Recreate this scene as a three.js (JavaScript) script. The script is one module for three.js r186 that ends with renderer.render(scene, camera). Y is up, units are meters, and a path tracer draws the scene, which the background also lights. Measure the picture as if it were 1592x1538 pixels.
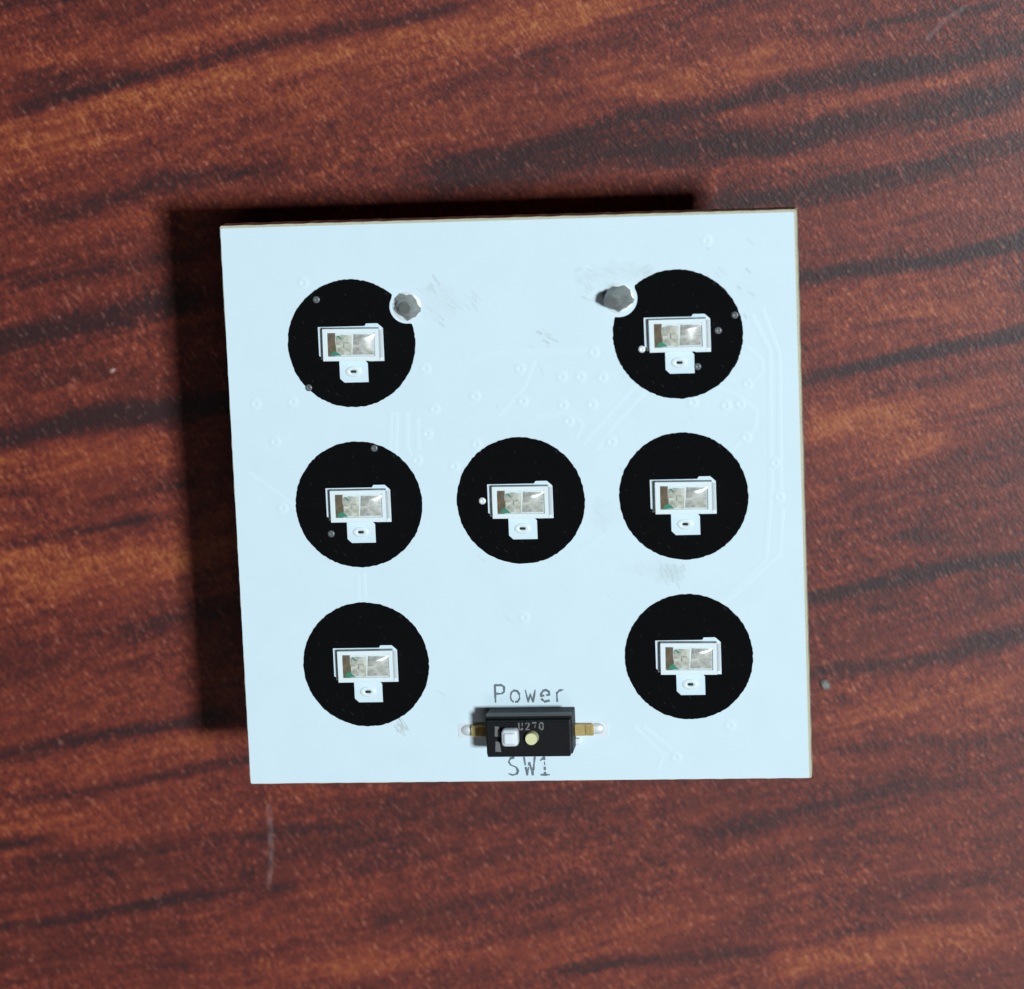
import * as THREE from 'three';
import { mergeGeometries, toCreasedNormals } from 'three/addons/utils/BufferGeometryUtils.js';
import { RoundedBoxGeometry } from 'three/addons/geometries/RoundedBoxGeometry.js';

// ---------------------------------------------------------------- camera, lamps, exposure
const MM = 0.001;                                   // the small parts are laid out in millimetres
const scene = new THREE.Scene();
const camera = new THREE.PerspectiveCamera(15.297, 1592 / 1538, 0.02, 10);
camera.position.set(0.01515, 0.23768, -0.03195);
camera.up.set(0.02711, -0.14175, -0.98953);
camera.lookAt(0.01515 - 0.06864, 0.23768 - 0.98782, -0.03195 + 0.13962);
camera.focus = 0.2265;
camera.userData.fStop = 44;

const renderer = new THREE.WebGLRenderer({ antialias: true });
renderer.setSize(1024, 989);
renderer.toneMapping = THREE.LinearToneMapping;
renderer.toneMappingExposure = 1.0;
renderer.shadowMap.enabled = true;

scene.background = new THREE.Color().setRGB(0.004, 0.004, 0.0043);

// desk lamp to the right of the board: small, cool, the source of the hard shadow
const deskLamp = new THREE.RectAreaLight(new THREE.Color().setRGB(0.86, 0.97, 1.03), 408, 0.1, 0.1);
deskLamp.name = 'desk_lamp_light';
deskLamp.position.set(0.399, 1.037, 0.031);
deskLamp.lookAt(0, 0, 0);
scene.add(deskLamp);
// large soft ceiling lamp behind the photographer: weak second shadow, sheen in the near corner
const ceilingLamp = new THREE.RectAreaLight(new THREE.Color().setRGB(0.95, 0.97, 1.0), 4.2, 0.4, 0.4);
ceilingLamp.name = 'ceiling_lamp_light';
ceilingLamp.position.set(0.2, 1.6, 0.57);
ceilingLamp.lookAt(0, 0, 0);
scene.add(ceilingLamp);

// ---------------------------------------------------------------- helpers
function mulberry(a) { return () => { a |= 0; a = a + 0x6D2B79F5 | 0; let t = Math.imul(a ^ a >>> 15, 1 | a); t = t + Math.imul(t ^ t >>> 7, 61 | t) ^ t; return ((t ^ t >>> 14) >>> 0) / 4294967296; }; }
const PERM = (() => { const r = mulberry(7), p = new Float32Array(65536); for (let i = 0; i < 65536; i++) p[i] = r(); return p; })();
function vnoise(x, y) {                              // value noise, 0..1
  const xi = Math.floor(x), yi = Math.floor(y); let fx = x - xi, fy = y - yi;
  fx = fx * fx * (3 - 2 * fx); fy = fy * fy * (3 - 2 * fy);
  const a = PERM[(xi & 255) + ((yi & 255) << 8)], b = PERM[(xi + 1 & 255) + ((yi & 255) << 8)];
  const c = PERM[(xi & 255) + ((yi + 1 & 255) << 8)], d = PERM[(xi + 1 & 255) + ((yi + 1 & 255) << 8)];
  return (a + (b - a) * fx) * (1 - fy) + (c + (d - c) * fx) * fy;
}
function fbm(x, y, n) { let s = 0, a = 0.5, t = 0; for (let i = 0; i < n; i++) { s += a * vnoise(x, y); t += a; x = x * 2.03 + 17.3; y = y * 2.03 + 9.1; a *= 0.5; } return s / t; }
const clamp = (v, a, b) => v < a ? a : v > b ? b : v;
const smooth = (a, b, v) => { const t = clamp((v - a) / (b - a), 0, 1); return t * t * (3 - 2 * t); };
const toSRGB = (() => { const t = new Uint8Array(4096); for (let i = 0; i < 4096; i++) { const l = i / 4095; t[i] = Math.round(255 * (l <= 0.0031308 ? 12.92 * l : 1.055 * Math.pow(l, 1 / 2.4) - 0.055)); } return l => t[clamp(l * 4095, 0, 4095) | 0]; })();
function dataTexture(data, n, srgb) {
  const t = new THREE.DataTexture(data, n, n, THREE.RGBAFormat, THREE.UnsignedByteType);
  t.magFilter = THREE.LinearFilter; t.minFilter = THREE.LinearMipmapLinearFilter; t.generateMipmaps = true;
  if (srgb) t.colorSpace = THREE.SRGBColorSpace;
  t.needsUpdate = true;
  return t;
}
const rgb = (r, g, b) => new THREE.Color().setRGB(r, g, b);
function mat(o) { return new THREE.MeshPhysicalMaterial(o); }
function part(name, geometry, material, parent, at = [0, 0, 0]) {   // geometry in mm
  const m = new THREE.Mesh(geometry, material);
  m.name = name; m.position.set(at[0] * MM, at[1] * MM, at[2] * MM);
  m.castShadow = m.receiveShadow = true;
  parent.add(m);
  return m;
}
const mm = g => g.scale(MM, MM, MM);
function box(w, h, d, x = 0, y = 0, z = 0, r = 0) {                 // mm, centred in x and z, standing on y
  const g = r > 0 ? new RoundedBoxGeometry(w, h, d, 2, r) : new THREE.BoxGeometry(w, h, d);
  return g.translate(x, y + h / 2, z);
}
function slab(points, depth, holes = [], bevel = 0) {               // outline (x, up in the picture) to a flat plate, mm
  const s = new THREE.Shape(points.map(p => new THREE.Vector2(p[0], p[1])));
  for (const h of holes) s.holes.push(new THREE.Path(h.map(p => new THREE.Vector2(p[0], p[1]))));
  const g = new THREE.ExtrudeGeometry(s, { depth, bevelEnabled: bevel > 0, bevelSize: bevel, bevelThickness: bevel, bevelSegments: 2, curveSegments: 8 });
  return g.rotateX(-Math.PI / 2);
}
const merge = list => mergeGeometries(list.map(g => { const h = g.index ? g.toNonIndexed() : g; for (const k of Object.keys(h.attributes)) if (!['position', 'normal', 'uv'].includes(k)) h.deleteAttribute(k); return h; }));

// ---------------------------------------------------------------- table: printed mahogany laminate
// grain figure of the laminate, millimetres on the table: [polyline, half width, strength]
const DARK_STREAKS = [
  [[[-33.76,-24.19],[-25.23,-26.1],[-22.04,-26.82],[-18.87,-27.53],[-12.54,-28.75],[-8.36,-29.22],[-2.1,-30.22]], 0.41, 0.75],
  [[[-33.66,-25.98],[-28.58,-26.34],[-23.1,-26.73]], 0.83, 0.45],
  [[[-35.05,-31.2],[-29.99,-31.43],[-26.61,-31.89]], 0.37, 0.50],
  [[[-34.16,-17.23],[-28.17,-18.29],[-23.45,-19.6],[-19.23,-19.88],[-13.77,-20.03]], 0.58, 0.50],
  [[[-34.38,-13.28],[-29.38,-13.8],[-24.39,-14.44],[-20.32,-14.82]], 0.50, 0.50],
  [[[-37.21,-8.59],[-34.62,-9.15],[-32.1,-9.92],[-27.89,-10.64],[-24.19,-11.66],[-20.44,-12.18]], 0.83, 0.85],
  [[[-34.76,-6.69],[-30.45,-7.33],[-26.19,-7.5]], 0.54, 0.40],
  [[[-38.45,-2.11],[-34.97,-2.87],[-32.37,-3.48],[-30.21,-3.93],[-27.37,-4.31],[-24.21,-4.56],[-16.96,-5.33],[-8.46,-6.55]], 0.70, 0.85],
  [[[-35.17,0.63],[-31.75,0.85]], 0.21, 0.40],
  [[[-30.56,1.74],[-26.84,0.99],[-24.3,0.59],[-21.04,0.21]], 0.25, 0.40],
  [[[-37.97,4.47],[-35.37,4.15],[-31.99,3.72],[-29.44,3.27],[-26.93,2.7],[-24.13,2.35]], 0.33, 0.60],
  [[[-27.1,10.22],[-23.19,9.33],[-19.32,8.91]], 0.66, 0.30],
  [[[-38.8,18.69],[-36.17,18.27],[-31.8,17.49],[-28.48,16.83],[-23.93,16.37],[-19.65,15.82]], 0.41, 0.75],
  [[[-36.34,21.37],[-29.81,20.86],[-24.09,19.63],[-20.14,18.98],[-15.91,18.51]], 0.33, 0.50],
  [[[-39.15,24.79],[-36.52,24.45],[-32.13,23.75]], 0.29, 0.60],
  [[[-36.59,25.77],[-26.73,24.87],[-14.85,23.59],[-6.24,22.73]], 0.45, 0.38],
  [[[-39.47,30.31],[-36.83,30.01],[-30.25,29.21],[-24.52,28.22],[-19.34,27.66],[-15.87,27.29]], 0.37, 0.65],
  [[[-27.65,30.19],[-25.75,30.36]], 0.29, 0.50],
  [[[-0.15,-27.08],[4.21,-27.5]], 0.25, 0.25],
  [[[7.03,-25.31],[8.42,-25.06],[9.7,-25.22]], 0.25, 0.70],
  [[[1.81,-23.93],[4.3,-24.26]], 0.25, 0.45],
  [[[18.93,-27.43],[22.37,-27.72],[26.47,-28.59],[32.37,-28.98]], 0.29, 0.50],
  [[[-7.08,-19.81],[-0.39,-20.5],[7.98,-22.77],[12.11,-23.04],[18.32,-24.39],[22.3,-24.86],[27.34,-25.5],[32.33,-26.35],[35.91,-27.03]], 0.58, 0.70],
  [[[-7.13,-18.65],[-0.42,-19.59],[7.9,-20.43],[16.17,-20.69],[20.3,-21.45],[24.41,-22.21],[28.52,-22.89],[32.28,-23.7],[35.87,-24.27]], 0.83, 0.75],
  [[[2.96,-21.21],[7.94,-21.54],[14.14,-21.82]], 0.83, 0.40],
  [[[10.97,-19.21],[14.08,-19.89]], 0.33, 0.50],
  [[[11.1,-16.6],[14.0,-16.92],[18.14,-17.41],[22.27,-17.97],[27.42,-18.95],[32.22,-20.23],[35.82,-20.93]], 0.66, 0.70],
  [[[13.85,-11.53],[18.0,-11.94],[20.78,-12.35],[24.0,-12.59],[26.89,-12.83],[32.12,-14.06],[35.73,-14.77]], 0.41, 0.72],
  [[[19.57,-8.36],[22.31,-8.77],[25.53,-9.13]], 0.17, 0.45],
  [[[12.83,-4.88],[17.84,-5.48],[20.63,-5.9],[24.82,-6.74],[28.71,-7.41],[32.02,-7.98],[35.64,-8.58]], 0.41, 0.88],
  [[[23.7,1.23],[31.89,-0.34],[35.52,-0.66]], 1.24, 0.27],
  [[[22.32,5.29],[24.57,5.06],[28.47,5.37]], 0.41, 0.42],
  [[[13.26,9.73],[17.97,9.0],[21.92,8.29],[24.52,7.68],[27.49,6.95],[31.77,6.73],[35.42,6.06]], 0.50, 0.75],
  [[[20.8,9.75],[23.51,9.65]], 0.33, 0.40],
  [[[26.59,12.11],[31.68,11.69],[34.51,11.33]], 0.50, 0.50],
  [[[14.39,14.47],[18.18,13.92],[23.64,13.41],[31.67,12.33]], 0.41, 0.50],
  [[[18.14,19.28],[23.4,18.76],[27.59,18.64]], 0.33, 0.42],
  [[[8.6,24.7],[12.86,24.14],[21.22,22.11],[28.51,21.24]], 0.50, 0.42],
  [[[19.06,29.79],[24.12,30.46],[31.36,30.6]], 0.37, 0.30],
  [[[-0.23,33.93],[4.07,33.27],[10.82,32.96],[16.37,32.19],[18.89,31.58],[24.11,30.81]], 0.37, 0.50],
  [[[-15.73,24.18],[-6.22,22.21],[6.56,22.05]], 1.57, 0.26],
  [[[-12.52,29.52],[-3.9,28.81],[3.83,27.65]], 0.74, 0.22],
  [[[-39.32,27.66],[-27.97,27.0],[-15.81,25.93]], 1.90, 0.24],
  [[[-39.6,32.53],[-31.72,32.24],[-22.57,31.97]], 1.07, 0.24],
  [[[-20.04,24.09],[-12.34,25.13],[-3.79,25.75]], 1.24, 0.20],
  [[[6.64,19.46],[19.23,22.76],[27.69,19.93]], 1.24, 0.16]
];
const LIGHT_STREAKS = [
  [[[-36.49,-21.07],[-33.91,-21.62],[-23.19,-24.79],[-16.84,-26.1],[-8.44,-27.37],[-2.16,-28.79],[4.08,-29.8],[8.23,-30.87]], 1.40, 0.85],
  [[[-33.58,-27.43],[-25.14,-27.75],[-16.69,-29.39],[-11.66,-29.95]], 0.74, 0.45],
  [[[-37.66,-0.81],[-35.06,-1.29],[-26.47,-1.99],[-22.2,-2.29]], 1.07, 0.50],
  [[[-38.05,5.84],[-35.46,5.69],[-29.05,6.51],[-22.99,5.16],[-18.27,4.64]], 1.74, 0.75],
  [[[16.95,-3.29],[23.96,-1.41],[28.09,-0.87]], 1.82, 0.75],
  [[[17.1,-9.14],[24.15,-10.17],[32.05,-9.93]], 1.49, 0.50],
  [[[23.17,-3.11],[31.96,-4.53]], 1.07, 0.35],
  [[[-16.14,33.19],[-2.32,32.35],[6.29,30.76],[11.45,29.12]], 0.99, 0.50],
  [[[13.87,33.54],[23.23,32.41],[31.34,31.69],[35.04,31.76]], 1.82, 0.75],  // pale grain band, strengthened so its colour also carries the corner sheen
  [[[-31.89,19.24],[-25.34,17.86],[-20.59,17.53]], 0.50, 0.45],
  [[[-36.45,23.3],[-27.74,22.61]], 0.50, 0.30],
  [[[3.96,-26.32],[10.5,-24.25],[17.96,-26.44]], 1.07, 0.40],
  [[[15.36,-21.41],[21.16,-23.06],[32.31,-25.13]], 0.37, 0.30],
  [[[10.31,-18.07],[16.13,-19.2],[24.38,-20.7]], 0.54, 0.35],
  [[[18.09,17.56],[25.68,16.02],[31.62,15.31]], 0.91, 0.30],
  [[[-12.98,-18.84],[-21.45,-17.45],[-27.84,-16.4]], 0.41, 0.20]
];
const WOOD_SPAN = 84, WOOD_N = 2048;                 // one texture covers 84 mm of the table
function woodTextures() {
  const N = WOOD_N, px = N / WOOD_SPAN, half = WOOD_SPAN / 2;
  const dark = new Float32Array(N * N), light = new Float32Array(N * N);
  function stamp(list, out, soft) {
    for (const [pts, hw, s] of list) {
      let x0 = 1e9, x1 = -1e9, z0 = 1e9, z1 = -1e9;
      for (const [x, z] of pts) { x0 = Math.min(x0, x); x1 = Math.max(x1, x); z0 = Math.min(z0, z); z1 = Math.max(z1, z); }
      const m = hw * 3.2, L = [0];
      for (let k = 1; k < pts.length; k++) L.push(L[k - 1] + Math.hypot(pts[k][0] - pts[k - 1][0], pts[k][1] - pts[k - 1][1]));
      const total = L[L.length - 1];
      const i0 = Math.max(0, Math.floor((x0 - m + half) * px)), i1 = Math.min(N - 1, Math.ceil((x1 + m + half) * px));
      const j0 = Math.max(0, Math.floor((z0 - m + half) * px)), j1 = Math.min(N - 1, Math.ceil((z1 + m + half) * px));
      for (let j = j0; j <= j1; j++) for (let i = i0; i <= i1; i++) {
        const x = i / px - half, z = j / px - half;
        let best = 1e9, at = 0;
        for (let k = 1; k < pts.length; k++) {
          const ax = pts[k - 1][0], az = pts[k - 1][1], dx = pts[k][0] - ax, dz = pts[k][1] - az;
          const t = clamp(((x - ax) * dx + (z - az) * dz) / (dx * dx + dz * dz), 0, 1);
          const d = Math.hypot(x - ax - dx * t, z - az - dz * t);
          if (d < best) { best = d; at = L[k - 1] + t * (L[k] - L[k - 1]); }
        }
        if (best > m) continue;
        const g = z + 0.2 * x;
        const rag = (fbm(x * 0.3 + 40, g * 2.6, 3) - 0.5) * 1.7 + (fbm(x * 0.2, g * 0.9 + 7, 2) - 0.5) * 1.0;
        const e = best / hw + rag * soft;
        const taper = smooth(0, 2.2, at) * smooth(0, 2.2, total - at);
        const v = s * (0.25 + 0.75 * taper) * (1 - smooth(0.1, 1.95, e)) * (0.72 + 0.55 * fbm(x * 0.35 + 5, g * 1.6, 2));
        const o = j * N + i;
        out[o] = Math.max(out[o], v) + 0.25 * Math.min(out[o], v);
      }
    }
  }
  stamp(DARK_STREAKS, dark, 0.6);
  stamp(LIGHT_STREAKS, light, 0.8);
  const color = new Uint8Array(N * N * 4), bump = new Uint8Array(N * N * 4);
  const P = [[0.034, 0.0125, 0.0130], [0.080, 0.0165, 0.0130], [0.158, 0.0275, 0.0175], [0.262, 0.053, 0.0225], [0.37, 0.108, 0.034]];   // printed ink, dark vein to orange
  const scratch = (x, z, pts, w) => { let b = 9; for (let k = 1; k < pts.length; k++) { const ax = pts[k - 1][0], az = pts[k - 1][1], dx = pts[k][0] - ax, dz = pts[k][1] - az, t = clamp(((x - ax) * dx + (z - az) * dz) / (dx * dx + dz * dz), 0, 1); b = Math.min(b, Math.hypot(x - ax - dx * t, z - az - dz * t)); } return 1 - smooth(w * 0.3, w, b); };
  const SC1 = [[-18.35, 22.16], [-18.3, 24.13], [-18.36, 26.1], [-18.6, 27.28]], SC2 = [[28.63, -28.92], [27.4, -28.23], [26.15, -26.97]];
  for (let j = 0; j < N; j++) for (let i = 0; i < N; i++) {
    const x = i / px - half, z = j / px - half, o = j * N + i;
    const warp = (fbm(x * 0.06, z * 0.06 + 3, 2) - 0.5) * 3.2;
    const g = z + 0.2 * x + warp;
    const broad = fbm(x * 0.022 + 3, g * 0.22, 3) - 0.5;
    const band = fbm(x * 0.07 + 11, g * 0.8 + 4, 3) - 0.5;
    const fibre = fbm(x * 0.3 + 8, g * 3.2, 4) - 0.5;
    const a = x * 0.84 - z * 0.54, b = x * 0.54 + z * 0.84;      // emboss of the laminate: short slanting dashes
    const dash = vnoise(a * 8.5, b * 2.3 + 50) * 0.55 + vnoise(a * 12 + 30, b * 4.2) * 0.45;
    const pore = vnoise(x * 7 + 90, z * 7) * 0.45 + vnoise(x * 12.5, z * 12.5 + 70) * 0.55;
    const mottle = fbm(x * 0.9 + 60, g * 1.8, 2) - 0.5;
    let t = 0.435 + broad * 0.26 + band * 0.30 + fibre * 0.30 + mottle * 0.24 + light[o] * 0.40 - dark[o] * 0.58 * (1 + 0.6 * band + 0.5 * mottle);
    t += ((dash - 0.5) * 0.46 + (pore - 0.5) * 0.5) * (0.55 + 0.9 * vnoise(x * 0.4 + 3, z * 0.4));
    t = clamp(t, 0, 1) * 3.999;
    const k = t | 0, f = t - k, p = P[k], q = P[k + 1];
    let r = p[0] + (q[0] - p[0]) * f, gg = p[1] + (q[1] - p[1]) * f, bb = p[2] + (q[2] - p[2]) * f;
    const glint = smooth(0.66, 0.95, dash) * 0.11 * (0.5 + pore);  // glints off the emboss, painted into the colour as paler flecks
    r += glint * 0.9; gg += glint * 0.5; bb += glint * 0.36;
    let sc = 0;
    if (x < -17 && x > -20 && z > 21 && z < 28) sc = scratch(x, z, SC1, 0.26) * 0.8 * (0.35 + 0.65 * smooth(0.3, 0.7, vnoise(x * 6, z * 2.2)));
    if (x > 25 && x < 30 && z < -26) sc = scratch(x, z, SC2, 0.2) * 0.5;
    r += sc * 0.1; gg += sc * 0.085; bb += sc * 0.08;
    color[o * 4] = toSRGB(r); color[o * 4 + 1] = toSRGB(gg); color[o * 4 + 2] = toSRGB(bb); color[o * 4 + 3] = 255;
    const h = clamp(0.5 + (dash - 0.5) * 0.7 + (pore - 0.5) * 0.6 + fibre * 0.25 + sc * 0.4, 0, 1) * 255;
    bump[o * 4] = bump[o * 4 + 1] = bump[o * 4 + 2] = h; bump[o * 4 + 3] = 255;
  }
  const c = dataTexture(color, N, true), h = dataTexture(bump, N, false);
  for (const t of [c, h]) { t.wrapS = t.wrapT = THREE.MirroredRepeatWrapping; }
  return [c, h];
}
const [woodColor, woodBump] = woodTextures();
const woodMaterial = mat({ map: woodColor, bumpMap: woodBump, bumpScale: 0.00001, roughness: 0.35, specularIntensity: 0.46 });
{
  const g = new THREE.BoxGeometry(600, 22, 600).translate(0, -11, 0);
  const p = g.attributes.position, uv = g.attributes.uv;
  for (let i = 0; i < p.count; i++) {
    const ny = Math.abs(g.attributes.normal.getY(i)) > 0.5;
    uv.setXY(i, (p.getX(i) + WOOD_SPAN / 2) / WOOD_SPAN, ((ny ? p.getZ(i) : p.getY(i)) + WOOD_SPAN / 2) / WOOD_SPAN);
  }
  const t = part('table_top', mm(g), woodMaterial, scene);
  t.userData = { label: 'dark red-brown mahogany patterned table top under the white circuit board', category: 'table', kind: 'structure' };
}

// ---------------------------------------------------------------- circuit board (one thing, everything on it is soldered or printed on)
const board = new THREE.Group();
board.name = 'circuit_board';
board.userData = { label: 'square white circuit board with seven black circles holding small lights', category: 'circuit board' };
scene.add(board);
{
  const X = new THREE.Vector3(0.99865, 0.0519, 0), Y = new THREE.Vector3(-0.05186, 0.99795, 0.03741), Z = new THREE.Vector3(0.00194, -0.03736, 0.9993);
  board.quaternion.setFromRotationMatrix(new THREE.Matrix4().makeBasis(X, Y, Z));
  board.position.set(0, 15.531 * MM, 0);              // local y = 0 is the printed face
}
const SIDE = 35, TH = 1.6, MASK = 0.05;

// materials
function maskTexture() {                              // white solder mask: dust, flux smears, scuffs where the pins were cut
  const N = 1024, px = N / SIDE, d = new Uint8Array(N * N * 4), stain = new Float32Array(N * N);
  const r = mulberry(31);
  const dab = (cx, cz, len, w, ang, s) => {
    const ca = Math.cos(ang), sa = Math.sin(ang), R = len + w + 0.2;
    for (let j = Math.max(0, (cz - R + SIDE / 2) * px | 0); j <= Math.min(N - 1, (cz + R + SIDE / 2) * px); j++)
      for (let i = Math.max(0, (cx - R + SIDE / 2) * px | 0); i <= Math.min(N - 1, (cx + R + SIDE / 2) * px); i++) {
        const x = i / px - SIDE / 2 - cx, z = j / px - SIDE / 2 - cz, u = Math.abs(x * ca + z * sa), v = Math.abs(-x * sa + z * ca);
        const e = Math.hypot(Math.max(0, u - len) / w, v / w);
        if (e < 1) stain[j * N + i] = Math.max(stain[j * N + i], s * (1 - e * e) * (1 - e * e) * (0.5 + 0.7 * vnoise(i * 0.4, j * 0.4)));
      }
  };
  const field = (cx, cz, sx, sz, n, ang, s, w = 0.09) => { for (let k = 0; k < n; k++) { const q = r() + r() - 1, t = r() + r() - 1; dab(cx + q * sx, cz + t * sz, 0.08 + r() * 0.3, w * (0.6 + r()), ang + (r() - 0.5) * 0.6, s * (0.3 + 0.7 * r())); } };
  const haze = (cx, cz, sx, sz, n, s) => { for (let k = 0; k < n; k++) { const q = r() + r() - 1, u = r() + r() - 1; dab(cx + q * sx, cz + u * sz, r() * 0.2, 0.2 + 0.3 * r(), r() * 3, s * (0.3 + 0.7 * r())); } };
  haze(6.4, -13.9, 2.2, 0.7, 60, 0.10); haze(-4.4, -12.7, 1.8, 1.2, 46, 0.06); haze(9.2, 4.5, 0.9, 0.5, 30, 0.14); haze(8.0, 4.2, 1.4, 0.6, 20, 0.06); haze(5.2, 0.8, 0.6, 1.0, 18, 0.06); haze(8.4, -13.9, 0.6, 0.4, 18, 0.14);
  field(-3.9, -12.4, 2.2, 1.3, 26, 0.75, 0.16);
  field(-4.6, -13.2, 1.2, 0.9, 12, 0.75, 0.22);
  field(6.2, -14.0, 1.9, 0.8, 22, 0.3, 0.16);
  field(4.9, -12.9, 0.9, 0.9, 12, 0.6, 0.2);
  field(8.2, -14.0, 0.8, 0.4, 12, -0.5, 0.2);
  field(9.23, 4.46, 1.0, 0.7, 30, 1.2, 0.26);
  field(8.0, 4.1, 1.1, 0.5, 8, 1.1, 0.1);
  field(-7.75, 13.95, 0.45, 0.45, 22, 0.9, 0.6, 0.04);
  field(5.2, 0.9, 0.6, 1.0, 8, 1.0, 0.1);
  field(2.2, -9.9, 1.2, 0.8, 7, 0.6, 0.3);
  field(13.6, -13.4, 2.2, 3.0, 9, 0.9, 0.22);
  field(0, 0, 17, 17, 60, 0.9, 0.14, 0.05);
  for (let j = 0; j < N; j++) for (let i = 0; i < N; i++) {
    const o = j * N + i, x = i / px, z = j / px;
    const v = 0.985 + (fbm(x * 0.6, z * 0.6 + 8, 2) - 0.5) * 0.03 + (vnoise(x * 7, z * 7) - 0.5) * 0.012, s = clamp(stain[o], 0, 0.85);
    d[o * 4] = toSRGB(v * (1 - s * 0.78)); d[o * 4 + 1] = toSRGB(v * (1 - s * 0.88)); d[o * 4 + 2] = toSRGB(v * (1 - s)); d[o * 4 + 3] = 255;
  }
  return dataTexture(d, N, true);
}
function grainTexture(n, f, seed) {                   // fine neutral grain for bump maps
  const d = new Uint8Array(n * n * 4);
  for (let j = 0; j < n; j++) for (let i = 0; i < n; i++) { const o = (j * n + i) * 4; d[o] = d[o + 1] = d[o + 2] = 255 * fbm(i * f + seed, j * f, 3); d[o + 3] = 255; }
  const t = dataTexture(d, n, false); t.wrapS = t.wrapT = THREE.RepeatWrapping; return t;
}
const grain = grainTexture(512, 0.25, 13);
function mottleTexture() {                             // cloudy epoxy and flux on the small light bodies
  const n = 256, d = new Uint8Array(n * n * 4);
  for (let j = 0; j < n; j++) for (let i = 0; i < n; i++) {
    const o = (j * n + i) * 4, a = fbm(i * 0.05, j * 0.05 + 4, 3), b = fbm(i * 0.12 + 9, j * 0.12, 3), v = clamp(0.5 + 0.75 * a + 0.45 * (b - 0.5), 0, 1);
    d[o] = toSRGB(v); d[o + 1] = toSRGB(v * (0.97 + 0.05 * b)); d[o + 2] = toSRGB(v * (0.82 + 0.3 * b)); d[o + 3] = 255;
  }
  const t = dataTexture(d, n, true); t.wrapS = t.wrapT = THREE.RepeatWrapping; t.repeat.set(0.17, 0.17); return t;
}
function inkTexture() {                                // black print with a few pale dust flecks and hairline scuffs
  const n = 512, d = new Uint8Array(n * n * 4), f = new Float32Array(n * n), r = mulberry(77);
  for (let k = 0; k < 150; k++) {
    const x = r() * n, y = r() * n, a = 0.9 + (r() - 0.5) * 0.9, l = 1 + r() * r() * 16, s = 0.15 + 0.85 * r() * r();
    for (let q = 0; q < l; q++) { const i = (x + Math.cos(a) * q) & (n - 1), j = (y - Math.sin(a) * q) & (n - 1); for (let e = 0; e < 2; e++) f[j * n + (i + e & n - 1)] = Math.max(f[j * n + (i + e & n - 1)], s); }
  }
  for (let j = 0; j < n; j++) for (let i = 0; i < n; i++) { const o = j * n + i, v = 0.05 + 0.03 * vnoise(i * 0.5, j * 0.5) + f[o]; d[o * 4] = d[o * 4 + 1] = d[o * 4 + 2] = toSRGB(clamp(v, 0, 1)); d[o * 4 + 3] = 255; }
  const t = dataTexture(d, n, true); t.wrapS = t.wrapT = THREE.RepeatWrapping; t.repeat.set(0.107, 0.107); return t;
}
const mottleMap = mottleTexture();
const whiteInk = rgb(0.70, 0.83, 0.885);
const M = {
  mask: mat({ color: whiteInk, map: maskTexture(), roughness: 0.42, specularIntensity: 0.5 }),
  whiteRidge: mat({ color: whiteInk, roughness: 0.42, specularIntensity: 0.5 }),
  glassFibre: mat({ color: rgb(0.80, 0.76, 0.55), roughness: 0.75, bumpMap: grain, bumpScale: 0.00004 }),
  blackInk: mat({ map: inkTexture(), color: rgb(0.06, 0.06, 0.066), roughness: 0.68, specularIntensity: 0.13, bumpMap: grain, bumpScale: 0.000025 }),
  letterInk: mat({ color: rgb(0.13, 0.165, 0.185), roughness: 0.7 }),
  solder: mat({ color: rgb(0.40, 0.41, 0.39), metalness: 0.6, roughness: 0.5, bumpMap: grain, bumpScale: 0.00005 }),
  tin: mat({ color: rgb(0.76, 0.80, 0.82), metalness: 0.25, roughness: 0.4 }),
  gold: mat({ color: rgb(0.95, 0.70, 0.28), metalness: 0.35, roughness: 0.3, bumpMap: grain, bumpScale: 0.00004 }),
  ledWhite: mat({ color: rgb(0.76, 0.84, 0.85), roughness: 0.5 }),
  ledPlate: mat({ map: mottleMap, color: rgb(0.92, 0.92, 0.80), roughness: 0.45, bumpMap: grain, bumpScale: 0.00003 }),
  ledGrey: mat({ map: mottleMap, color: rgb(0.84, 0.83, 0.76), roughness: 0.4, bumpMap: grain, bumpScale: 0.00004 }),
  ledBrown: mat({ map: mottleMap, color: rgb(0.30, 0.22, 0.14), roughness: 0.6, bumpMap: grain, bumpScale: 0.00004 }),
  ledGreen: mat({ color: rgb(0.02, 0.24, 0.13), roughness: 0.5 }),
  resin: mat({ color: rgb(1, 1, 1), transmission: 1, thickness: 0, roughness: 0.2, ior: 1.5 }),
  darkHole: mat({ color: rgb(0.012, 0.014, 0.014), roughness: 0.8 }),
  plastic: mat({ color: rgb(0.006, 0.006, 0.007), specularIntensity: 0.3, roughness: 0.5, bumpMap: grain, bumpScale: 0.00002 }),
  litEdgePlastic: mat({ color: rgb(0.055, 0.065, 0.07), roughness: 0.5 }),  // black housing plastic with the light on its edge put into the colour
  knob: mat({ color: rgb(0.78, 0.83, 0.86), roughness: 0.4 }),
  cream: mat({ color: rgb(0.72, 0.68, 0.38), roughness: 0.45 }),
  greyPrint: mat({ color: rgb(0.15, 0.145, 0.14), roughness: 0.7 }),
  cellSteel: mat({ color: rgb(0.6, 0.6, 0.62), metalness: 1, roughness: 0.35 }),
};

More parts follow.
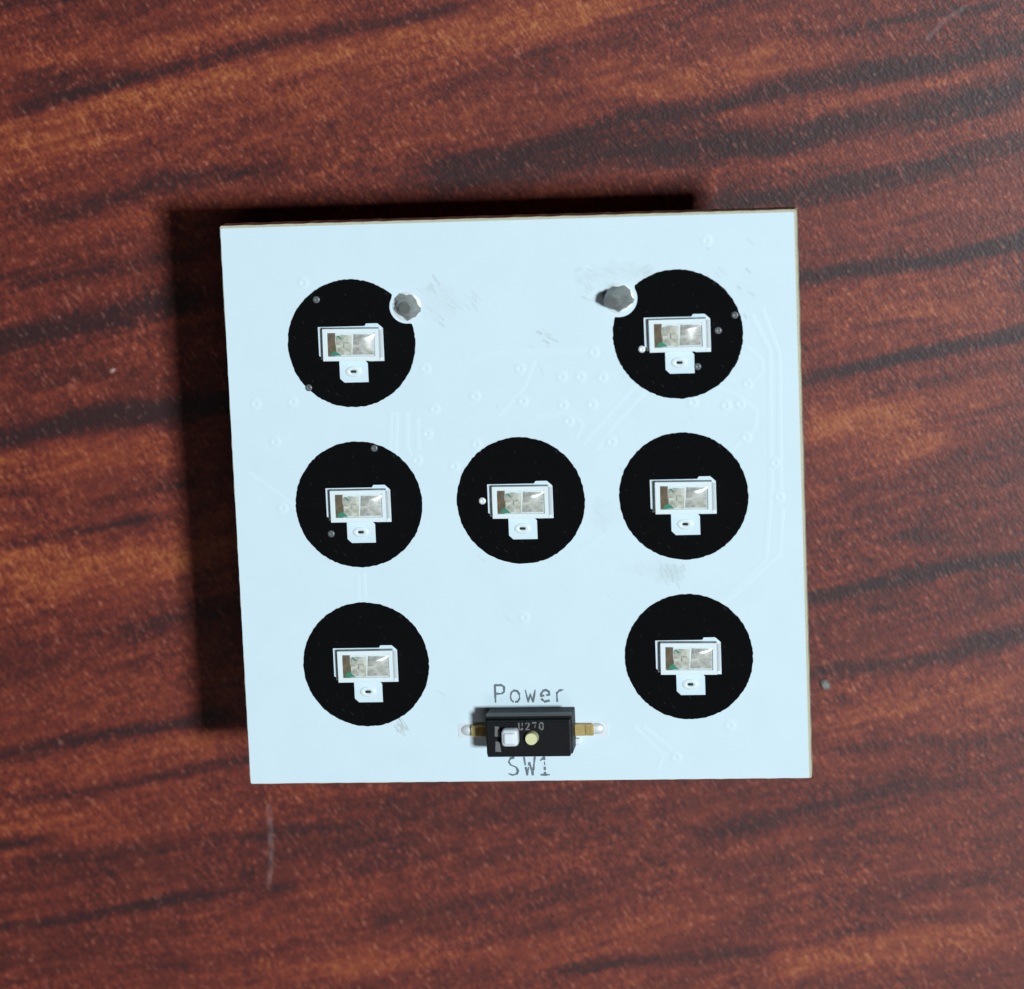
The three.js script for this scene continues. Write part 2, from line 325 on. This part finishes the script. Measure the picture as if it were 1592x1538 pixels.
// substrate and the two solder masks
{
  // routed edge, slightly wavy
  const pts = [], n = 70, r = mulberry(5), rr = 0.12, h = SIDE / 2;
  const corner = (cx, cy, a0) => { for (let k = 0; k <= 6; k++) { const a = a0 + k / 6 * Math.PI / 2; pts.push([cx + rr * Math.cos(a), cy + rr * Math.sin(a)]); } };
  const edge = (x0, y0, x1, y1) => { for (let k = 1; k < n; k++) { const t = k / n, w = (r() - 0.5) * 0.035, dx = x1 - x0, dy = y1 - y0, l = Math.hypot(dx, dy); pts.push([x0 + dx * t + dy / l * w, y0 + dy * t - dx / l * w]); } };
  corner(h - rr, h - rr, 0); edge(h - rr, h, -h + rr, h);
  corner(-h + rr, h - rr, Math.PI / 2); edge(-h, h - rr, -h, -h + rr);
  corner(-h + rr, -h + rr, Math.PI); edge(-h + rr, -h, h - rr, -h);
  corner(h - rr, -h + rr, Math.PI * 1.5); edge(h, -h + rr, h, h - rr);
  const sub = part('substrate', mm(slab(pts, TH - 2 * MASK)), M.glassFibre, board, [0, -TH + MASK, 0]);
  sub.userData.label = 'straw coloured glass fibre core showing at the cut edges';
  const inset = 0.15, hw = h - inset, c = 0.07;
  const lo = -h + 0.03;                                // the mask sits a little off centre on the core
  const sq = [[hw - c, hw], [lo + c, hw], [lo, hw - c], [lo, lo + c], [lo + c, lo], [hw - c, lo], [hw, lo + c], [hw, hw - c]];
  for (const y of [-MASK, -TH]) {
    const g = slab(sq, MASK);
    const p = g.attributes.position, uv = g.attributes.uv;
    for (let i = 0; i < p.count; i++) uv.setXY(i, p.getX(i) / SIDE + 0.5, p.getZ(i) / SIDE + 0.5);
    part('solder_mask', mm(g), M.mask, board, [0, y, 0]);
  }
}

// copper tracks raised under the mask
const TRACKS = [[[14.63,-11.21],[15.65,-9.04],[15.49,-0.59],[15.05,3.77],[12.63,6.12]],[[15.26,-11.59],[16.22,-8.83],[16.06,-0.38]],[[16.15,0.61],[15.92,3.39],[13.03,5.93],[11.03,7.1]],[[12.06,-6.97],[13.78,-6.23],[14.77,-5.34],[14.66,-4.36],[12.5,-2.43]],[[12.66,-7.55],[14.19,-6.69],[15.19,-7.88],[15.13,-8.47],[14.26,-9.27]],[[8.0,-7.66],[5.56,-5.16],[4.13,-3.6]],[[8.37,-7.06],[6.13,-4.75],[4.9,-3.19]],[[-7.5,-5.85],[-7.7,-3.46]],[[-7.19,-5.84],[-7.39,-3.25]],[[-6.55,-5.83],[-6.65,-3.84],[-6.38,-2.63]],[[-5.94,-5.41],[-5.95,-3.42]],[[-2.34,-8.89],[-1.34,-9.34],[4.93,-9.31]],[[-0.91,-5.5],[0.74,-7.24],[1.39,-8.8]],[[5.3,1.99],[3.68,3.16]],[[-9.7,4.13],[-9.74,5.75]],[[-10.06,4.21],[-10.1,5.83]],[[-16.6,-2.25],[-14.48,-0.6],[-13.32,0.43]],[[6.65,14.11],[8.37,15.97],[8.02,16.78]],[[7.24,14.12],[8.97,15.69]],[[1.25,-5.25],[3.62,-5.59],[4.18,-4.79],[3.75,-4.01]]];
function ridge(pts, w, h) {                           // rounded low ridge along a polyline
  const prof = [[-0.5, 0], [-0.4, 0.45], [-0.22, 0.9], [0, 1], [0.22, 0.9], [0.4, 0.45], [0.5, 0]];
  const pos = [], idx = [], n = prof.length;
  pts.forEach((p, k) => {
    const a = pts[Math.max(0, k - 1)], b = pts[Math.min(pts.length - 1, k + 1)], dx = b[0] - a[0], dz = b[1] - a[1], l = Math.hypot(dx, dz);
    for (const [u, v] of prof) pos.push(p[0] - dz / l * u * w, v * h, p[1] + dx / l * u * w);
    if (k) for (let q = 0; q < n - 1; q++) { const o = (k - 1) * n + q; idx.push(o, o + 1, o + n, o + 1, o + n + 1, o + n); }
  });
  const g = new THREE.BufferGeometry();
  g.setAttribute('position', new THREE.Float32BufferAttribute(pos, 3)); g.setIndex(idx); g.computeVertexNormals();
  return g;
}
for (const t of TRACKS) part('track', mm(ridge(t, 0.38, 0.008)), M.whiteRidge, board);

// vias: low rings with a dimple
const viaShape = mm(new THREE.LatheGeometry([[0.42, 0], [0.34, 0.009], [0.22, 0.018], [0.15, 0.022], [0.09, 0.004], [0.04, 0.002], [0, 0.002]].map(p => new THREE.Vector2(...p)), 14));
for (const [x, z] of [[0.5,-8.31],[3.03,-7.74],[4.17,-7.71],[5.5,-7.64],[-2.32,-6.68],[0.58,-6.3],[3.04,-6.0],[4.81,-6.0],[3.36,-5.01],[-4.84,-5.95],[-5.35,-4.41],[-2.37,-3.7],[-6.06,-2.79],[5.04,-9.19],[-5.28,-8.45],[-3.77,-2.38],[-15.89,-6.48],[-13.6,-6.58],[-14.81,-4.13],[-14.55,0.01],[14.27,-7.04],[12.92,-5.74],[13.81,-5.83],[14.1,-3.78],[5.9,-3.68],[15.98,-0.07],[0.15,7.13],[12.58,14.11],[9.2,16.1],[-12.55,-13.88],[12.07,-15.79],[15.8,-2.17],[10.94,-5.98]])
  part('via', viaShape, M.whiteRidge, board, [x, 0, z]);

// ---------------------------------------------------------------- seven printed black circles with their lights
const CENTRES = [[-9.74, -10.1], [10.18, -10.17], [-9.77, -0.12], [0.24, -0.16], [10.21, -0.24], [-9.81, 9.95], [10.2, 9.76]];
const PINS = [[-6.25, -12.28], [6.66, -12.45]];
// unprinted window round the solder pads
const WINDOW = [[-2.03, 1.05], [0.85, 1.05], [0.95, 1.2], [1.65, 1.2], [1.98, 0.9], [1.98, -1.12], [1.05, -1.12], [0.85, -1.0], [0.76, -1.0], [0.95, -1.25], [0.95, -2.4], [-0.55, -2.4], [-0.81, -2.15], [-0.81, -1.02], [-1.6, -1.02], [-2.03, -0.72]];
function discOutline(notch, seed) {
  const R = 3.93, pts = [], rnd = mulberry(seed), N = 150;
  for (let k = 0; k < N; k++) {
    const a = k / N * Math.PI * 2, r = R + (rnd() - 0.5) * 0.045;
    let x = r * Math.cos(a), y = r * Math.sin(a);
    if (notch) {                                       // pull the outline back to a clear ring round the pin
      const [nx, ny, nr] = notch;
      if (Math.hypot(x - nx, y - ny) < nr) {
        const l = Math.hypot(nx, ny), ux = nx / l, uy = ny / l, along = -uy * (x - nx) + ux * (y - ny);
        const back = Math.sqrt(Math.max(0, nr * nr - along * along));
        x = nx - uy * along - ux * back; y = ny + ux * along - uy * back;
      }
    }
    pts.push([x, y]);
  }
  return pts;
}
function lensShape(w, d, h) {                         // pillow of clear resin
  const n = 18, pos = [], idx = [];
  for (let j = 0; j <= n; j++) for (let i = 0; i <= n; i++) {
    const u = i / n * 2 - 1, v = j / n * 2 - 1;
    pos.push(u * w / 2, h * (1 - u * u) * (1 - Math.pow(Math.abs(v), 6)), v * d / 2);
    if (i < n && j < n) { const o = j * (n + 1) + i; idx.push(o, o + n + 1, o + 1, o + 1, o + n + 1, o + n + 2); }
  }
  const g = new THREE.BufferGeometry();
  g.setAttribute('position', new THREE.Float32BufferAttribute(pos, 3)); g.setIndex(idx); g.computeVertexNormals();
  return g;
}
const rect = (x0, x1, y0, y1) => [[x0, y0], [x1, y0], [x1, y1], [x0, y1]];
const G = {
  base: mm(box(3.46, 0.36, 2.0, 0, 0, 0, 0.05)),
  frame: mm(slab(rect(-1.7, 1.7, -0.97, 0.97), 0.1, [rect(-1.44, 1.5, -0.72, 0.76)], 0.02)),
  lens: mm(lensShape(2.98, 1.5, 0.3)),
  lensHigh: mm(lensShape(2.98, 1.5, 0.34)),
  plate: mm(slab([[-0.5, -0.6], [0.45, -0.66], [0.5, 0.55], [-0.1, 0.62], [-0.48, 0.5]], 0.05)),
  chip: mm(box(0.34, 0.1, 0.34, 0, 0, 0, 0.02)),
  fillet: mm(new THREE.ExtrudeGeometry(new THREE.Shape([[0, 0], [0.2, 0], [0.08, 0.1], [0, 0.28]].map(p => new THREE.Vector2(...p))), { depth: 1.7, bevelEnabled: false }).translate(0, 0, -0.85)),
  pad: mm(box(0.42, 0.03, 1.9)),
  solderRing: mm(new THREE.LatheGeometry([[0.46, 0], [0.42, 0.05], [0.3, 0.085], [0.2, 0.06], [0.16, 0.02]].map(p => new THREE.Vector2(...p)), 20).scale(1.15, 1, 0.75)),
  pit: mm(new THREE.CircleGeometry(0.2, 16).rotateX(-Math.PI / 2).scale(1.5, 1, 0.42)),
};
CENTRES.forEach(([cx, cz], n) => {
  const pin = PINS[n], notch = pin ? [pin[0] - cx, -(pin[1] - cz), n ? 1.16 : 1.05] : null;
  const disc = part('printed_circle', mm(slab(discOutline(notch, 40 + n), 0.022, [WINDOW])), M.blackInk, board, [cx, 0, cz]);
  if (pin) disc.userData.label = 'black circle bitten by a soldered pin';
  const rnd = mulberry(90 + n);
  const led = new THREE.Group(); led.name = 'surface_light'; led.position.set((cx + 0.02) * MM, 0, (cz + 0.02) * MM); board.add(led);
  led.rotation.y = (rnd() - 0.5) * 0.03;
  for (const s of [-1, 1]) {
    part('solder_pad', G.pad, M.tin, led, [s * 1.72, 0.002, 0]);
    const f = part('solder_fillet', G.fillet, M.tin, led, [s * 1.72, 0.03, 0]);
    if (s < 0) f.rotation.y = Math.PI;
  }
  part('base', G.base, M.ledWhite, led, [0, 0.03, 0]);
  part('rim', G.frame, M.ledWhite, led, [0, 0.41, 0]);
  // what lies under the clear resin
  part('contact_strip', mm(slab([[-0.24, -0.69], [0.2, -0.69], [0.24 + rnd() * 0.1, -0.3], [0.22, 0.2], [0.24, 0.72], [-0.24, 0.72]], 0.03)), M.ledBrown, led, [-1.18, 0.39, 0]);
  part('phosphor_plate', G.plate, M.ledPlate, led, [-0.42, 0.392, 0]);
  part('grey_plate', mm(slab([[-0.62, -0.62], [0.7, -0.62], [0.72, 0.6], [-0.5, 0.64]], 0.03)), M.ledGrey, led, [0.7, 0.391, 0]);
  part('die', G.chip, M.ledPlate, led, [-0.25, 0.44, 0.02]);
  part('green_mark', mm(slab([[-0.3, -0.14], [0.34, -0.14], [0.1 + rnd() * 0.1, 0.02], [-0.05, 0.2 * rnd() + 0.06], [-0.3, 0.02]], 0.04)), M.ledGreen, led, [-1.0 + rnd() * 0.1, 0.41, 0.52]);
  if (n !== 1) part('green_mark', mm(slab([[-0.12, 0.1], [0.14, -0.12], [0.22, -0.1], [0.02, 0.12]], 0.02)), M.ledGreen, led, [-0.75, 0.445, -0.4 - rnd() * 0.06]);
  part('lens', n % 2 ? G.lensHigh : G.lens, M.resin, led, [0.03, 0.5, -0.02]);
  const via = part('soldered_hole', G.solderRing, M.ledWhite, board, [cx + 0.04, 0, cz + 1.73]);
  part('pit', G.pit, M.darkHole, via, [-0.02, 0.022, 0]);
});
// vias that show through the black print
const dotShape = mm(new THREE.LatheGeometry([[0.22, 0], [0.18, 0.03], [0.12, 0.045], [0.07, 0.03], [0, 0.02]].map(p => new THREE.Vector2(...p)), 12));
const viaInk = mat({ color: rgb(0.12, 0.13, 0.135), roughness: 0.28 });
for (const [x, z, bare] of [[-11.77, -12.84], [-12.52, -7.43], [-8.65, -3.6], [-11.58, 1.68], [-2.12, -0.19, 1], [13.66, -11.24], [12.63, -10.33], [11.32, -8.17], [7.98, -9.31, 1]])
  part('via', dotShape, bare ? M.tin : viaInk, board, [x, 0.02, z]);

// ---------------------------------------------------------------- two cut through-hole pins in solder
PINS.forEach(([x, z], n) => {
  const g = new THREE.Group(); g.name = 'soldered_pin'; g.position.set(x * MM, 0, z * MM); board.add(g);
  const h = n ? 1.7 : 0.75, R = n ? 0.84 : 0.8;
  const lathe = new THREE.LatheGeometry([[R, 0], [R * 0.93, 0.1], [R * 0.8, h * 0.3], [R * 0.66, h * 0.62], [R * 0.56, h * 0.86], [R * 0.4, h * 0.97], [0, h * 0.98]].map(p => new THREE.Vector2(...p)), 26);
  const p = lathe.attributes.position;
  for (let i = 0; i < p.count; i++) { const a = Math.atan2(p.getZ(i), p.getX(i)), y = p.getY(i), k = 1 + 0.09 * Math.sin(a * 2 + n * 2) + 0.08 * Math.sin(a * 5 + y * 4) + 0.05 * Math.sin(a * 9 - y * 7); p.setX(i, p.getX(i) * k - (n ? 0.16 * y : 0)); p.setZ(i, p.getZ(i) * k); }
  lathe.computeVertexNormals();
  part('solder_cone', mm(lathe), M.solder, g);
  const wire = new THREE.CylinderGeometry(0.36, 0.4, 0.3, 18).rotateZ(n ? 0.22 : 0.1);
  part('cut_wire', mm(toCreasedNormals(wire, 0.6)), M.solder, g, [n ? -0.26 : 0.02, h * 0.96, 0]);
  const ring = part('bare_ring', mm(new THREE.LatheGeometry([[R + 0.08, 0], [R + 0.06, 0.02], [R - 0.12, 0.03]].map(q => new THREE.Vector2(...q)), 28)), M.tin, g);
  ring.userData.label = 'bright tinned ring round the pin';
});

// ---------------------------------------------------------------- slide switch
{
  const sw = new THREE.Group(); sw.name = 'slide_switch'; sw.position.set(0.42 * MM, 0, 14.02 * MM); board.add(sw);
  part('housing', mm(merge([box(5.3, 2.2, 2.42, 0, 0, 0, 0.06), box(5.1, 0.86, 2.2, 0.04, 2.16, 0.06, 0.06)])), M.plastic, sw);
  part('back_ledge', mm(box(5.24, 0.5, 0.14, 0, 1.75, -1.25, 0.04)), M.litEdgePlastic, sw);  // grey colour stands in for the back edge catching light
  part('knob', mm(merge([box(1.04, 0.9, 1.06, -1.0, 3.0, -0.2, 0.24), box(0.72, 0.3, 0.74, -1.0, 3.72, -0.2, 0.14)])), M.knob, sw);
  part('stud', mm(new THREE.CylinderGeometry(0.36, 0.42, 0.5, 20).translate(0.28, 3.25, -0.06)), M.cream, sw);
  for (const z of [-0.45, 0.5]) part('side_mark', mm(slab([[-0.16, -0.3], [0.2, -0.34], [0.12, 0.3], [-0.12, 0.34]], 0.02)), M.greyPrint, sw, [-1.85, 3.02, z]);
  // leads
  for (const s of [1, -1]) {
    part('lead', mm(merge([box(1.2, 0.2, 0.72, s * 3.2, 0.22, 0.18, 0.06), box(0.5, 0.26, 0.66, s * 3.55, 0.3, 0.18, 0.1)])), M.gold, sw);
    part('solder_joint', mm(new THREE.SphereGeometry(0.5, 16, 10).scale(0.95, 0.4, 0.72).translate(s * 4.0, 0.05, 0.18)), M.tin, sw);
    part('pad', mm(box(1.9, 0.03, 0.9, s * 3.7, 0.002, 0.2)), M.tin, sw);
  }
  part('locating_tab', mm(box(0.34, 0.25, 0.4, 2.72, 0.0, 0.95, 0.05)), M.tin, sw);
}

// ---------------------------------------------------------------- lettering in the plotter style of board print
const GLYPHS = {                                      // strokes in a cell one unit high
  P: [[[0, 0], [0, 1], [0.38, 1], [0.52, 0.9], [0.52, 0.62], [0.38, 0.5], [0, 0.5]]],
  o: [[[0.16, 0], [0.04, 0.12], [0, 0.3], [0.06, 0.56], [0.22, 0.68], [0.4, 0.64], [0.52, 0.46], [0.52, 0.2], [0.4, 0.02], [0.16, 0]]],
  w: [[[0, 0.68], [0.14, 0], [0.28, 0.46], [0.42, 0], [0.56, 0.68]]],
  e: [[[0.02, 0.34], [0.5, 0.4], [0.48, 0.58], [0.32, 0.68], [0.14, 0.64], [0.02, 0.44], [0.04, 0.16], [0.2, 0], [0.48, 0.06]]],
  r: [[[0.06, 0], [0.06, 0.68]], [[0.06, 0.46], [0.2, 0.64], [0.42, 0.68]]],
  S: [[[0, 0.08], [0.2, 0], [0.44, 0.06], [0.52, 0.24], [0.42, 0.44], [0.12, 0.58], [0.02, 0.76], [0.12, 0.95], [0.32, 1], [0.5, 0.94]]],
  W: [[[0, 1], [0.14, 0], [0.3, 0.7], [0.46, 0], [0.6, 1]]],
  1: [[[0.04, 0.82], [0.26, 1], [0.26, 0]], [[0.04, 0], [0.5, 0]]],
  U: [[[0, 1], [0, 0.2], [0.14, 0], [0.38, 0], [0.5, 0.2], [0.5, 1]]],
  2: [[[0, 0.85], [0.16, 1], [0.4, 0.98], [0.5, 0.76], [0.38, 0.5], [0, 0], [0.52, 0]]],
  7: [[[0, 1], [0.52, 1], [0.2, 0]]],
  0: [[[0.18, 0], [0.02, 0.2], [0.02, 0.8], [0.18, 1], [0.38, 1], [0.52, 0.8], [0.52, 0.2], [0.38, 0], [0.18, 0]]],
};
function letter(ch, size, w, seed) {
  const out = [], r = mulberry(seed);
  for (const line of GLYPHS[ch]) for (let k = 1; k < line.length; k++) {
    const [x0, y0] = line[k - 1], [x1, y1] = line[k], dx = (x1 - x0) * size, dy = (y1 - y0) * size, l = Math.hypot(dx, dy), n = Math.max(1, Math.round(l / 0.16));
    for (let q = 0; q < n; q++) {
      const t = (q + 0.5) / n, ww = w * (0.55 + 0.7 * r());
      if (r() < 0.07) continue;                         // worn gaps in the print
      const g = new THREE.BoxGeometry(l / n + w * 0.5, 0.012, ww);
      g.rotateY(Math.atan2(dy, dx)); g.translate(x0 * size + dx * t, 0.006 + 0.0015 * (out.length % 5), -(y0 * size + dy * t));
      out.push(g);
    }
  }
  return mm(merge(out));
}
[...'Power'].forEach((ch, k) => part('letter', letter(ch, 1.08, 0.12, 200 + k), M.letterInk, board, [-1.84 + k * 0.94, 0, 12.46]));
[...'SW1'].forEach((ch, k) => part('letter', letter(ch, 1.12, 0.13, 220 + k), M.letterInk, board, [-1.2 + k * 0.98, 0, 17.1]));
{
  const sw = board.children.find(o => o.name === 'slide_switch');
  [...'U270'].forEach((ch, k) => part('letter', letter(ch, 0.42, 0.09, 240 + k), M.greyPrint, sw, [-0.5 + k * 0.42, 3.022, -0.55]));
}

// ---------------------------------------------------------------- battery holder under the board: what it stands on
{
  const bh = new THREE.Group(); bh.name = 'battery_holder'; bh.position.set(0, -TH * MM, 0); board.add(bh);
  const hgt = 13.02;
  part('tray', mm(merge([box(24, 1.6, 14, 0, -1.6, 0, 0.3), box(1.6, hgt, 14, -11.2, -hgt, 0, 0.3), box(1.6, hgt, 14, 11.2, -hgt, 0, 0.3)])), M.plastic, bh);
  part('cell', mm(new THREE.CylinderGeometry(5, 5, 19.4, 36).rotateZ(Math.PI / 2).translate(0, -6.9, 0)), M.cellSteel, bh);
  for (const s of [-1, 1]) part('contact', mm(box(0.5, 6, 5, s * 10.05, -9.9, 0, 0.1)), M.gold, bh);
}

// ---------------------------------------------------------------- crumbs on the table
function crumb(x, z, size, color, seed, label) {
  const g = new THREE.IcosahedronGeometry(size, 2), p = g.attributes.position;
  for (let i = 0; i < p.count; i++) { const v = new THREE.Vector3().fromBufferAttribute(p, i), k = 0.65 + 0.7 * fbm(v.x * 3 / size + seed, v.y * 3 / size + v.z * 2 / size + seed, 2); p.setXYZ(i, v.x * k, v.y * k * 0.6, v.z * k * 1.3); }
  g.computeVertexNormals(); g.computeBoundingBox(); g.translate(0, -g.boundingBox.min.y, 0);
  const m = part('crumb', mm(g), mat({ color, roughness: 0.5 }), scene, [x, 0, z]);
  if (scene.children.filter(o => o.name.startsWith('crumb')).length > 1) m.name = 'crumb_' + String(scene.children.filter(o => o.name.startsWith('crumb')).length - 1).padStart(3, '0');
  m.rotation.y = seed;
  m.userData = { label, category: 'crumb' };
}
crumb(18.71, 14.74, 0.26, rgb(0.2, 0.21, 0.19), 0.5, 'grey crumb lying on the wood close beside the board');
crumb(-27.26, -7.28, 0.15, rgb(0.36, 0.2, 0.17), 2.1, 'tiny pinkish crumb on the wood between two dark streaks beyond the shadow');

renderer.render(scene, camera);
